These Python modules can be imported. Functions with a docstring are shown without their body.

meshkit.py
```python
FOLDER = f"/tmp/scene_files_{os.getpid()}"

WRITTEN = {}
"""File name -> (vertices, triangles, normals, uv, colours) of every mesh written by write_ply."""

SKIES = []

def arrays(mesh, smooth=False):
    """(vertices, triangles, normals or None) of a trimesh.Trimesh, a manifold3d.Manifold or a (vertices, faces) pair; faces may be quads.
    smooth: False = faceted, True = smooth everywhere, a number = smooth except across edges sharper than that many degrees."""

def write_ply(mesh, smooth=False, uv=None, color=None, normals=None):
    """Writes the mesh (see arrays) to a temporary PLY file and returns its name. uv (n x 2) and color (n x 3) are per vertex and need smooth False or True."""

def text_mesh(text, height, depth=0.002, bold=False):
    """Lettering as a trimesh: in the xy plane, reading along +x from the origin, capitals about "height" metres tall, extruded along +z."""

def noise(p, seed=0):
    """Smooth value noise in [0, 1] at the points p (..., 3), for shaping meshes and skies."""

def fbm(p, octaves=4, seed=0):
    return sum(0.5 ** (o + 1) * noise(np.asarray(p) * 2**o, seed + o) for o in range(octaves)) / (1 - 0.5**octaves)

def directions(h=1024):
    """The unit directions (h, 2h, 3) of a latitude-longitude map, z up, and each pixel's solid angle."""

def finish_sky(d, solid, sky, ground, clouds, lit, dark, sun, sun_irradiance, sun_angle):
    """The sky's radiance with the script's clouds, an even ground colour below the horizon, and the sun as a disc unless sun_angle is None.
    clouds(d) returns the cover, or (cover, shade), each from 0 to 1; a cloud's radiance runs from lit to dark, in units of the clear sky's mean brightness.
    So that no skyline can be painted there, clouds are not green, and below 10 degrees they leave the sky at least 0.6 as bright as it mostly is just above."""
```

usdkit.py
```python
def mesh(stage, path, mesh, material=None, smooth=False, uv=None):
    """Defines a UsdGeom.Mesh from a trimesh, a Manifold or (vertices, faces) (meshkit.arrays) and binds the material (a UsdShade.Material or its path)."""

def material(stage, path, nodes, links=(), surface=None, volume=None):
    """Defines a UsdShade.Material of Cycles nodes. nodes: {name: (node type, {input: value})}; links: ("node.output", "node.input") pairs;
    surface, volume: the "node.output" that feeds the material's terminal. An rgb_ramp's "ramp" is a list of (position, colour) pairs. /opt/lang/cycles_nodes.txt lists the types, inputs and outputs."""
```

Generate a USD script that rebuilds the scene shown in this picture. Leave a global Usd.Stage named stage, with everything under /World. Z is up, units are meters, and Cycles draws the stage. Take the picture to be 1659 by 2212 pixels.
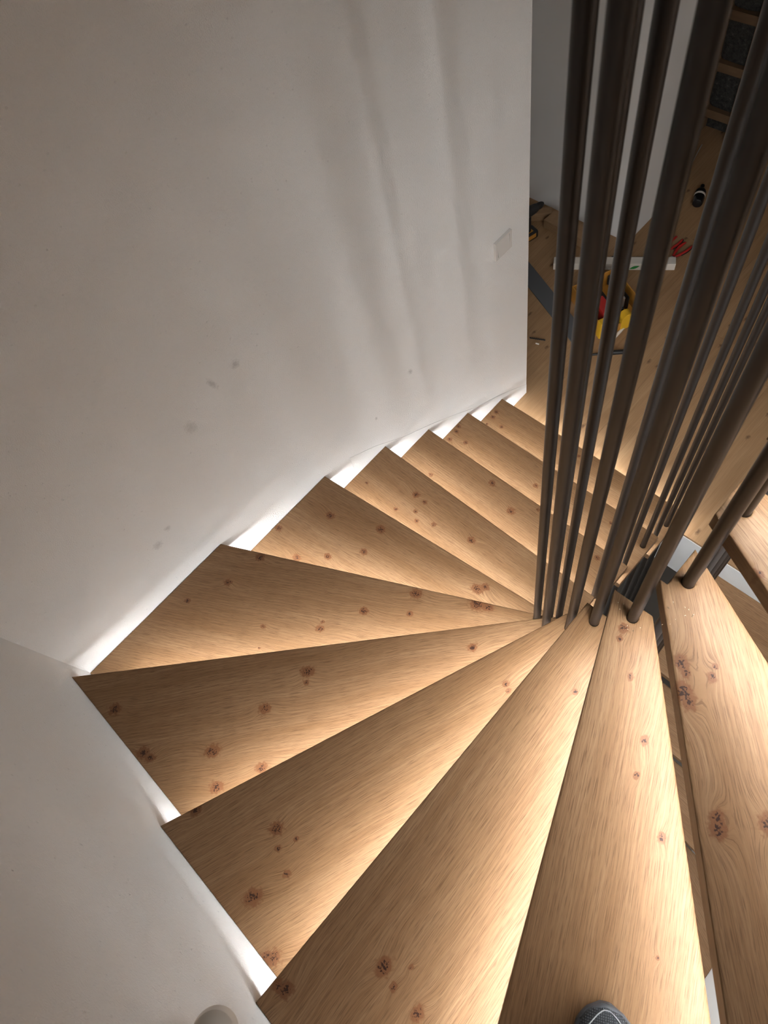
import math, numpy as np, trimesh, usdkit, meshkit
import manifold3d as m3
from pxr import Usd, UsdGeom, UsdLux, UsdShade, Gf, Sdf, Vt
from shapely.geometry import Polygon, Point, LineString, box as sbox
from shapely import prepare, contains_xy
from scipy.spatial import Delaunay

stage = Usd.Stage.CreateInMemory()
UsdGeom.SetStageUpAxis(stage, UsdGeom.Tokens.z)
UsdGeom.SetStageMetersPerUnit(stage, 1.0)
W = UsdGeom.Xform.Define(stage, '/World')
stage.SetDefaultPrim(W.GetPrim())

# ------------------------------------------------------------------ camera, exposure, light
F_PX, IMG_W, IMG_H = 1468.74, 1659.0, 2212.0
CAM = np.array([1.372, 0.580, 3.190])
RIGHT = np.array([0.7160, 0.6756, -0.1760])
DOWN = np.array([0.5614, -0.7070, -0.4303])
FWD = np.cross(RIGHT, DOWN); FWD /= np.linalg.norm(FWD)
RIGHT /= np.linalg.norm(RIGHT); DOWN = np.cross(FWD, RIGHT)
cam = UsdGeom.Camera.Define(stage, '/World/camera')
AP = 36.0
cam.CreateHorizontalApertureAttr(AP)
cam.CreateVerticalApertureAttr(AP * IMG_H / IMG_W)
cam.CreateFocalLengthAttr(AP * F_PX / IMG_W)
cam.CreateClippingRangeAttr(Gf.Vec2f(0.02, 60))
cam.CreateFStopAttr(11.0)
cam.CreateFocusDistanceAttr(2.0)
cam.CreateExposureAttr(0.1)
mt = Gf.Matrix4d(1)
for i, r in enumerate((RIGHT, -DOWN, -FWD, CAM)):
    mt.SetRow(i, Gf.Vec4d(*map(float, r), 1.0 if i == 3 else 0.0))
cam.AddTransformOp().Set(mt)

LED_RADIANCE = 135.0        # the strips under the treads
LED_COLOR = (0.97, 0.985, 1.0)
ROOM_LAMP = 7.0           # ceiling lamp over the stairwell on the upper floor, outside the frame

# ------------------------------------------------------------------ helpers
used = {}
def path_for(name, parent=None):
    base = (parent.GetPath().pathString if parent else '/World') + '/' + name
    n = used.get(base, 0); used[base] = n + 1
    return base if n == 0 else '%s_%03d' % (base, n)

def obj(name, mesh, mat, parent=None, smooth=False):
    p = usdkit.mesh(stage, path_for(name, parent), mesh, mat, smooth=smooth)
    return p.GetPrim()

def tag(p, label=None, cat=None, group=None, kind=None):
    for k, v in (('label', label), ('category', cat), ('group', group), ('kind', kind)):
        if v: p.SetCustomDataByKey(k, v)
    return p

def thing(name, label, cat, loc=(0, 0, 0), rotz=0, group=None):
    x = UsdGeom.Xform.Define(stage, path_for(name))
    x.AddTranslateOp().Set(Gf.Vec3d(*map(float, loc)))
    if rotz: x.AddRotateZOp().Set(float(rotz))
    return tag(x.GetPrim(), label, cat, group)

def bx(x0, x1, y0, y1, z0, z1):
    m = trimesh.creation.box((x1 - x0, y1 - y0, z1 - z0)); m.apply_translation(((x0 + x1) / 2, (y0 + y1) / 2, (z0 + z1) / 2)); return m

def cat(ms): return trimesh.util.concatenate(ms)

def rbox(x0, x1, y0, y1, z0, z1, r=0.004, n=8):
    """box with rounded edges: hull of spheres"""
    s = m3.Manifold.sphere(r, n)
    ms = [s.translate((x, y, z)) for x in (x0 + r, x1 - r) for y in (y0 + r, y1 - r) for z in (z0 + r, z1 - r)]
    h = m3.Manifold.batch_hull(ms).to_mesh()
    return trimesh.Trimesh(h.vert_properties[:, :3], h.tri_verts, process=False)

def tm(man):
    h = man.to_mesh(); return trimesh.Trimesh(h.vert_properties[:, :3], h.tri_verts, process=False)

def tube_path(pts, r, sides=10):
    """closed swept tube along a polyline"""
    p = np.asarray(pts, float); t = np.gradient(p, axis=0); t /= np.linalg.norm(t, axis=1, keepdims=True)
    ref = np.array([0, 0, 1.0]) if abs(t[0][2]) < .9 else np.array([1.0, 0, 0])
    r = np.broadcast_to(r, (len(p),))
    a = np.cross(t, ref); a /= np.linalg.norm(a, axis=1, keepdims=True); b = np.cross(t, a)
    ang = np.arange(sides) * 2 * np.pi / sides
    v = p[:, None] + r[:, None, None] * (np.cos(ang)[None, :, None] * a[:, None] + np.sin(ang)[None, :, None] * b[:, None])
    f = []
    for i in range(len(p) - 1):
        for j in range(sides):
            k = (j + 1) % sides
            f += [[i * sides + j, i * sides + k, (i + 1) * sides + k], [i * sides + j, (i + 1) * sides + k, (i + 1) * sides + j]]
    v = v.reshape(-1, 3); n = len(v); v = np.vstack([v, p[0], p[-1]])
    for j in range(sides):
        k = (j + 1) % sides
        f += [[n, k, j], [n + 1, n - sides + j, n - sides + k]]
    m = trimesh.Trimesh(v, f, process=False); m.fix_normals(); return m

# ------------------------------------------------------------------ materials
UsdGeom.Scope.Define(stage, '/World/Looks')
def M(name, nodes, links=(), surface='p.BSDF'):
    return usdkit.material(stage, '/World/Looks/' + name, nodes, links, surface=surface)

def plain(name, color, rough=.5, metal=0., spec=.5, **kw):
    return M(name, {'p': ('principled_bsdf', dict(base_color=color, roughness=rough, metallic=metal, specular_ior_level=spec, **kw))})

def plaster(name, color, scuffs=(), bump=.75, scale=300.):
    n = {'g': ('geometry', {}), 'n1': ('noise_texture', dict(scale=scale, detail=3., roughness=.55)), 'n2': ('noise_texture', dict(scale=150., detail=2.)),
         'pit': ('voronoi_texture', dict(scale=38., randomness=1.)), 'pr': ('map_range', dict(from_min=.02, from_max=.10, to_min=-1.2, to_max=0., clamp=True)),
         'ad': ('math', dict(math_type='multiply_add', value2=.6)), 'ad2': ('math', dict(math_type='add')),
         'b': ('bump', dict(strength=bump, distance=.0022)), 'tone': ('noise_texture', dict(scale=2.2, detail=3.)),
         'mx': ('mix', dict(color1=color, color2=tuple(c * .93 for c in color))), 'p': ('principled_bsdf', dict(roughness=.75, specular_ior_level=.25))}
    l = [('g.position', 'n1.vector'), ('g.position', 'n2.vector'), ('g.position', 'tone.vector'), ('g.position', 'pit.vector'), ('pit.distance', 'pr.value'),
         ('n2.fac', 'ad.value1'), ('n1.fac', 'ad.value3'), ('ad.value', 'ad2.value1'), ('pr.result', 'ad2.value2'), ('ad2.value', 'b.height'),
         ('b.normal', 'p.normal'), ('tone.fac', 'mx.fac')]
    last = 'mx.color'
    for i, (c, ry, rz, rot, amt) in enumerate(scuffs):       # grey rub marks: a stretched spot broken up by noise
        a, d, e, q, x, nn = ('s%d%s' % (i, s) for s in 'adeqxn')
        n[a] = ('mapping', dict(mapping_type='texture', location=c, rotation=(rot, 0, 0), scale=(.05, ry, rz)))
        n[d] = ('vector_math', dict(math_type='length'))
        n[nn] = ('noise_texture', dict(scale=120., detail=3.))
        n[e] = ('math', dict(math_type='multiply_add', value2=1.6))
        n[q] = ('map_range', dict(from_min=1.0, from_max=1.9, to_min=amt, to_max=0., clamp=True))
        n[x] = ('mix', dict(color2=(.22, .21, .20)))
        l += [('g.position', a + '.vector'), (a + '.vector', d + '.vector1'), ('g.position', nn + '.vector'), (nn + '.fac', e + '.value1'), (d + '.value', e + '.value3'),
              (e + '.value', q + '.value'), (q + '.result', x + '.fac'), (last, x + '.color1')]
        last = x + '.color'
    l.append((last, 'p.base_color'))
    return M(name, n, l)

WALL = (.82, .81, .79)
plaster_left = plaster('plaster_left', WALL, scuffs=[
    ((0, .915, 1.705), .010, .030, .25, .35), ((0, 1.005, 1.700), .016, .018, .6, .35), ((0, .79, 1.63), .02, .03, .2, .25),
    ((0, .53, 1.36), .012, .015, .4, .3), ((0, .47, 1.33), .02, .02, .4, .3), ((0, 1.62, 1.0), .012, .02, .4, .4), ((0, 1.40, .93), .008, .01, .4, .4)])
plaster_plain = plaster('plaster_plain', WALL)
plaster_grey = plaster('plaster_grey', (.62, .63, .63), bump=.5, scale=120.)
white_paint = plain('white_paint', (.82, .81, .79), .5)

def oak_tread(name, tint=(.70, .665, .65)):
    """Oak whose growth rings, pores and knots follow the primvars 'grain' (u along, v across following the rings, ring count) and 'knot'."""
    n = {'gr': ('attribute', dict(attribute='grain')), 'kn': ('attribute', dict(attribute='knot')), 'sx': ('separate_xyz', {}),
         'fr': ('math', dict(math_type='fraction')), 'wob': ('noise_texture', dict(scale=1., detail=3.)), 'wv': ('combine_xyz', {}), 'wu': ('math', dict(math_type='multiply', value2=14.)),
         'wz': ('math', dict(math_type='multiply', value2=110.)),
         'rw': ('math', dict(math_type='multiply_add', value2=.9)),
         'rr': ('rgb_ramp', dict(ramp=[(0, (0.55,) * 3), (.10, (.12,) * 3), (.55, (.20,) * 3), (.86, (.62,) * 3), (.95, (1,) * 3), (1, (.6,) * 3)])),
         # pores: short dark dashes along the grain
         'pu': ('math', dict(math_type='multiply', value2=20.)), 'pv': ('math', dict(math_type='multiply', value2=760.)), 'pc': ('combine_xyz', {}),
         'pn': ('noise_texture', dict(scale=1., detail=2., roughness=.6)), 'pm': ('map_range', dict(from_min=.53, from_max=.63, to_min=0., to_max=1., clamp=True)),
         'fu': ('math', dict(math_type='multiply', value2=5.)), 'fv': ('math', dict(math_type='multiply', value2=240.)), 'fc': ('combine_xyz', {}), 'fn': ('noise_texture', dict(scale=1., detail=3., roughness=.6)),
         'bu': ('math', dict(math_type='multiply', value2=1.3)), 'bv': ('math', dict(math_type='multiply', value2=22.)), 'bc': ('combine_xyz', {}), 'bn': ('noise_texture', dict(scale=1., detail=2.)),
         'bm': ('map_range', dict(from_min=.32, from_max=.68, to_min=0., to_max=1., clamp=True)),
         'c0': ('mix', dict(color1=tuple(x * t_ for t_, x in zip(tint, (.335, .214, .114))), color2=tuple(x * t_ for t_, x in zip(tint, (.262, .154, .072))))),
         'fm': ('map_range', dict(from_min=.35, from_max=.70, to_min=0., to_max=.55, clamp=True)),
         'c1': ('mix', dict(color2=tuple(x * t_ for t_, x in zip(tint, (.190, .096, .042))))),
         'r2': ('math', dict(math_type='multiply', value2=.34)),
         'c2': ('mix', dict(color2=tuple(x * t_ for t_, x in zip(tint, (.145, .073, .030))))),
         'p2': ('math', dict(math_type='multiply', value2=.62)),
         'c3': ('mix', dict(color2=tuple(x * t_ for t_, x in zip(tint, (.105, .05, .02))))),
         # knots
         'g': ('geometry', {}), 'kt': ('noise_texture', dict(scale=130., detail=2., roughness=.5)), 'km': ('math', dict(math_type='multiply_add', value2=.9)),
         'kh': ('map_range', dict(from_min=.66, from_max=.92, to_min=0., to_max=.85, clamp=True)), 'c4': ('mix', dict(color2=(.115, .045, .017))),
         'k2': ('noise_texture', dict(scale=240., detail=2., roughness=.5)), 'kn2': ('math', dict(math_type='multiply_add', value2=.52)),
         'kd': ('map_range', dict(from_min=.93, from_max=1.0, to_min=0., to_max=.95, clamp=True)), 'c5': ('mix', dict(color2=(.022, .008, .005))),
         'bh': ('math', dict(math_type='multiply_add', value2=-.5)), 'b': ('bump', dict(strength=.22, distance=.0006)),
         'p': ('principled_bsdf', dict(roughness=.48, specular_ior_level=.22))}
    l = [('gr.vector', 'sx.vector'), ('sx.x', 'wu.value1'), ('sx.y', 'wz.value1'), ('wu.value', 'wv.x'), ('wz.value', 'wv.y'), ('wv.vector', 'wob.vector'),
         ('wob.fac', 'rw.value1'), ('sx.z', 'rw.value3'), ('rw.value', 'fr.value1'), ('fr.value', 'rr.fac'),
         ('sx.x', 'pu.value1'), ('sx.y', 'pv.value1'), ('pu.value', 'pc.x'), ('pv.value', 'pc.y'), ('pc.vector', 'pn.vector'), ('pn.fac', 'pm.value'),
         ('sx.x', 'fu.value1'), ('sx.y', 'fv.value1'), ('fu.value', 'fc.x'), ('fv.value', 'fc.y'), ('fc.vector', 'fn.vector'), ('fn.fac', 'fm.value'),
         ('sx.x', 'bu.value1'), ('sx.y', 'bv.value1'), ('bu.value', 'bc.x'), ('bv.value', 'bc.y'), ('bc.vector', 'bn.vector'), ('bn.fac', 'bm.value'),
         ('bm.result', 'c0.fac'), ('c0.color', 'c1.color1'), ('fm.result', 'c1.fac'), ('rr.color', 'r2.value1'), ('c1.color', 'c2.color1'), ('r2.value', 'c2.fac'),
         ('pm.result', 'p2.value1'), ('c2.color', 'c3.color1'), ('p2.value', 'c3.fac'),
         ('g.position', 'kt.vector'), ('kt.fac', 'km.value1'), ('kn.fac', 'km.value3'), ('km.value', 'kh.value'), ('g.position', 'k2.vector'), ('kn.fac', 'kn2.value1'), ('k2.fac', 'kn2.value3'), ('kn2.value', 'kd.value'),
         ('c3.color', 'c4.color1'), ('kh.result', 'c4.fac'), ('c4.color', 'c5.color1'), ('kd.result', 'c5.fac'), ('c5.color', 'p.base_color'),
         ('pm.result', 'bh.value1'), ('fn.fac', 'bh.value3'), ('bh.value', 'b.height'), ('b.normal', 'p.normal')]
    return M(name, n, l)
oak = oak_tread('oak_tread')

def oak_floor(name):
    """Oak planks laid along y: grain from world position, shifted for each plank by its vertex 'grain' offset."""
    n = {'g': ('geometry', {}), 'at': ('attribute', dict(attribute='plank')), 'add': ('vector_math', dict(math_type='add')),
         'm1': ('mapping', dict(scale=(22., 1.1, 1.))), 'n1': ('noise_texture', dict(scale=1., detail=4., roughness=.6, distortion=.6)),
         'm2': ('mapping', dict(scale=(420., 9., 1.))), 'n2': ('noise_texture', dict(scale=1., detail=2.)),
         'm3': ('mapping', dict(scale=(70., 2.5, 1.))), 'n3': ('noise_texture', dict(scale=1., detail=3., distortion=.4)),
         'mk': ('mapping', dict(scale=(7., 3.4, 1.))), 'k': ('voronoi_texture', dict(scale=1., dimensions='2D')), 'kq': ('map_range', dict(from_min=.06, from_max=.13, to_min=.75, to_max=0., clamp=True)),
         'r1': ('map_range', dict(from_min=.3, from_max=.7, clamp=True)), 'c0': ('mix', dict(color1=(.36, .225, .12), color2=(.27, .155, .075))),
         'r3': ('map_range', dict(from_min=.45, from_max=.75, to_min=0., to_max=.5, clamp=True)), 'c1': ('mix', dict(color2=(.25, .145, .07))),
         'r2': ('map_range', dict(from_min=.52, from_max=.72, to_min=0., to_max=.45, clamp=True)), 'c2': ('mix', dict(color2=(.18, .10, .05))),
         'ck': ('mix', dict(color2=(.07, .035, .02))), 'kn': ('noise_texture', dict(scale=90., detail=2.)), 'ka': ('math', dict(math_type='multiply_add', value2=.10)),
         'p': ('principled_bsdf', dict(roughness=.55, specular_ior_level=.3))}
    l = [('g.position', 'add.vector1'), ('at.vector', 'add.vector2')]
    for k in ('m1', 'm2', 'm3', 'mk'): l.append(('add.vector', k + '.vector'))
    l += [('m1.vector', 'n1.vector'), ('m2.vector', 'n2.vector'), ('m3.vector', 'n3.vector'), ('mk.vector', 'k.vector'),
          ('add.vector', 'kn.vector'), ('kn.fac', 'ka.value1'), ('k.distance', 'ka.value3'), ('ka.value', 'kq.value'),
          ('n1.fac', 'r1.value'), ('r1.result', 'c0.fac'), ('n3.fac', 'r3.value'), ('c0.color', 'c1.color1'), ('r3.result', 'c1.fac'),
          ('n2.fac', 'r2.value'), ('c1.color', 'c2.color1'), ('r2.result', 'c2.fac'), ('c2.color', 'ck.color1'), ('kq.result', 'ck.fac'), ('ck.color', 'p.base_color')]
    return M(name, n, l)
floor_oak = oak_floor('floor_oak')

tube_metal = M('tube_metal', {'g': ('geometry', {}), 'n': ('noise_texture', dict(scale=60., detail=3.)), 'mx': ('mix', dict(color1=(.0115, .0074, .0055), color2=(.0085, .0056, .0043))),
               'p': ('principled_bsdf', dict(roughness=.42, metallic=.1, specular_ior_level=.40))},
              [('g.position', 'n.vector'), ('n.fac', 'mx.fac'), ('mx.color', 'p.base_color')])
led_emit = M('led_emit', {'e': ('emission', dict(color=LED_COLOR, strength=LED_RADIANCE))}, surface='e.emission')
led_profile = plain('led_profile', (.6, .6, .6), .4, .8)

# ------------------------------------------------------------------ stair layout (plan in metres; wall_left is x=0, wall_near is y=0)
H, NT, DEEP = 0.18, 16, 2.37
WX0, WX1, WY0 = 1.066, 1.303, 1.081           # the narrow well between the flights
FLOOR_EDGE, STOREY, THICK, OVER = 2.165, 17 * H, 0.042, 0.016
NOSE = {1: ((0, 2.165), (1.066, 2.165)), 2: ((0, 1.907), (1.066, 1.907)), 3: ((0, 1.646), (1.066, 1.646)), 4: ((0, 1.397), (1.066, 1.400)),
        5: ((0, 1.087), (1.066, 1.203)), 6: ((0, .613), (1.066, 1.152)), 7: ((.080, 0), (1.062, 1.081)), 8: ((.704, 0), (1.128, 1.081)),
        9: ((1.176, 0), (1.173, 1.081)), 10: ((1.654, 0), (1.2205, 1.081)), 11: ((2.243, 0), (1.288, 1.081)), 12: ((2.37, .600), (1.303, 1.149)),
        13: ((2.37, 1.087), (1.303, 1.212)), 14: ((2.37, 1.40), (1.303, 1.40)), 15: ((2.37, 1.646), (1.303, 1.646)), 16: ((2.37, 1.907), (1.303, 1.907)),
        17: ((2.37, 2.165), (1.303, 2.165))}
TUBE_R = 0.0112
TUBES = [(1.039, 2.065), (1.039, 1.955), (1.039, 1.835), (1.039, 1.682), (1.039, 1.463), (1.039, 1.212), (1.039, 1.150), (1.019, 1.112), (1.087, 1.056),
         (1.156, 1.054), (1.211, 1.054), (1.2815, 1.054), (1.328, 1.106), (1.333, 1.180), (1.330, 1.463), (1.330, 1.716), (1.330, 1.955)]

ROOM = sbox(.0016, .0008, DEEP - .0008, 2.6)
def far_side(k, toward, off=0.0):
    """the half-plane on one side of nosing k: toward='up' keeps what lies behind the nosing, 'down' what lies in front"""
    p, q = map(np.array, NOSE[k]); d = (q - p) / np.linalg.norm(q - p); n = np.array([d[1], -d[0]])
    up = {True: None}
    pn, qn = map(np.array, NOSE[min(k + 1, 17)] if k < 17 else NOSE[16])
    mid = (pn + qn) / 2 - (p + q) / 2
    s = np.sign(mid @ n) if k < 17 else -np.sign(mid @ n)
    n = n * s
    a = p + n * off
    if toward == 'down': n = -n
    return Polygon([a - d * 9, a + d * 9, a + d * 9 + n * 9, a - d * 9 + n * 9])
def tread_poly(k):
    P = ROOM.intersection(far_side(k, 'up')).intersection(far_side(k + 1, 'down', OVER))
    if k <= 6: P = P.intersection(sbox(0, 0, WX0, 9))
    elif k <= 10: P = P.intersection(sbox(0, 0, DEEP, WY0))
    elif k == 11: P = P.difference(sbox(WX0, WY0, WX1, 9)).intersection(sbox(WX1 - .2, 0, DEEP, 9))
    else: P = P.intersection(sbox(WX1, 0, DEEP, 9))
    P = P.intersection(sbox(0, 0, DEEP, FLOOR_EDGE - .001 if k > 8 else 9))
    if P.geom_type != 'Polygon': P = max(P.geoms, key=lambda g: g.area)
    for t in TUBES: P = P.difference(Point(t).buffer(TUBE_R + .0006, 12))
    if P.geom_type != 'Polygon': P = max(P.geoms, key=lambda g: g.area)
    return P

def unproject(u, v, z):
    d = RIGHT * (u - IMG_W / 2) / F_PX + DOWN * (v - IMG_H / 2) / F_PX + FWD
    return CAM + d * (z - CAM[2]) / d[2]

# knots seen on each tread: photo position (turned into plan positions on that tread), radius in mm
KN = {1: [(1072, 890, 7), (1065, 901, 7), (1083, 922, 6), (1052, 916, 4), (1250, 985, 5)],
      2: [(991, 921, 7), (986, 932, 7), (972, 949, 7), (1006, 956, 7), (1157, 1049, 7), (1250, 1122, 6), (1320, 1130, 5)],
      3: [(1063, 1044, 9), (1103, 1104, 10), (931, 1026, 6), (1162, 1101, 5), (1300, 1168, 6), (1290, 1205, 6)],
      4: [(899, 1069, 9), (1017, 1167, 9), (918, 1085, 6), (855, 1100, 5), (897, 1105, 5), (900, 1125, 5), (937, 1133, 6), (792, 1043, 4), (1035, 1080, 3), (1283, 1225, 7)],
      5: [(713, 1114, 10), (822, 1144, 10), (602, 1141, 8), (641, 1205, 9), (708, 1202, 8), (786, 1192, 8), (1030, 1272, 12), (1048, 1268, 9), (1202, 1318, 9)],
      6: [(492, 1258, 8), (898, 1282, 11), (786, 1320, 9), (691, 1358, 8), (568, 1353, 5), (886, 1326, 6), (1030, 1305, 14), (1055, 1312, 9), (562, 1204, 9), (697, 1343, 4), (405, 1298, 6), (560, 1400, 3)],
      7: [(664, 1451, 11), (572, 1531, 10), (248, 1532, 11), (309, 1626, 11), (325, 1637, 8), (459, 1623, 12), (564, 1659, 9), (467, 1700, 11), (1021, 1398, 8), (662, 1474, 5)],
      8: [(597, 1790, 10), (619, 1888, 6), (546, 1938, 12), (600, 1833, 5), (590, 2070, 10), (575, 2065, 7), (423, 1750, 8), (1093, 1478, 5), (1098, 1492, 4), (640, 1812, 4)],
      9: [(829, 2088, 11), (617, 2138, 9), (600, 2128, 6), (902, 2190, 8), (850, 2132, 5), (1243, 1495, 4), (888, 2090, 3), (1150, 1970, 4)],
      10: [(1347, 1357, 6), (1338, 1380, 4), (1362, 1462, 4), (1392, 1600, 5), (1375, 1675, 4), (1430, 1810, 5), (1421, 2070, 2)],
      11: [(1472, 1432, 8), (1482, 1454, 5), (1539, 1463, 5), (1476, 1495, 11), (1488, 1516, 8), (1550, 1767, 7), (1552, 1790, 9), (1655, 1780, 8), (1545, 1440, 3)],
      12: [(1640, 1240, 4)]}

def grain_fields(k, pts, rng_seed, coarse=False):
    p, q = map(np.array, NOSE[k]); p2, q2 = map(np.array, NOSE[k + 1])
    d1 = (q - p) / np.linalg.norm(q - p); d2 = (q2 - p2) / np.linalg.norm(q2 - p2)
    d = d1 * .85 + d2 * .15; d /= np.linalg.norm(d)
    nrm = np.array([-d[1], d[0]])
    rel = pts[:, :2] - p
    u, v = rel @ d, rel @ nrm
    sd = (rng_seed if k > 2 else 1) * 7.3
    def nz(su, sv, s): return meshkit.fbm(np.c_[u * su + sd, v * sv + sd * .7, np.full(len(u), sd * 1.3)], 3, seed=s) - .5
    vv = v + .030 * nz(1.8, 2.6, 3) + .009 * nz(6., 20., 5)
    spacing = .0095
    ring = vv / spacing
    knot = np.zeros(len(u))
    for (a, b, r) in KN.get(k, []):
        c = unproject(a, b, k * H)[:2] - p
        du, dv = u - c @ d, v - c @ nrm
        r = r * .00128
        amp = (1.6 if r > .0085 else .8) * (1 if (int(a) % 2) else -1)
        bump = amp * np.exp(-(du / (r * 3.6)) ** 2 - (dv / (r * 1.9)) ** 2)
        ring += bump
        jit = 1 + .5 * (meshkit.noise(np.c_[pts[:, 0] * 160, pts[:, 1] * 160, np.full(len(u), a)], 2) - .5)
        knot = np.maximum(knot, np.exp(-((du / (r * 1.45)) ** 2 + (dv / (r * 1.15)) ** 2) * jit))
    return np.c_[u + sd * 3.1, ring * spacing + sd * 1.7, ring + sd], knot

def sample_ring(coords, step):
    c = np.asarray(coords)[:-1]; out = []
    for i in range(len(c)):
        a, b = c[i], c[(i + 1) % len(c)]; n = max(1, int(np.ceil(np.linalg.norm(b - a) / step)))
        out += [a + (b - a) * t / n for t in range(n)]
    return np.array(out)

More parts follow.
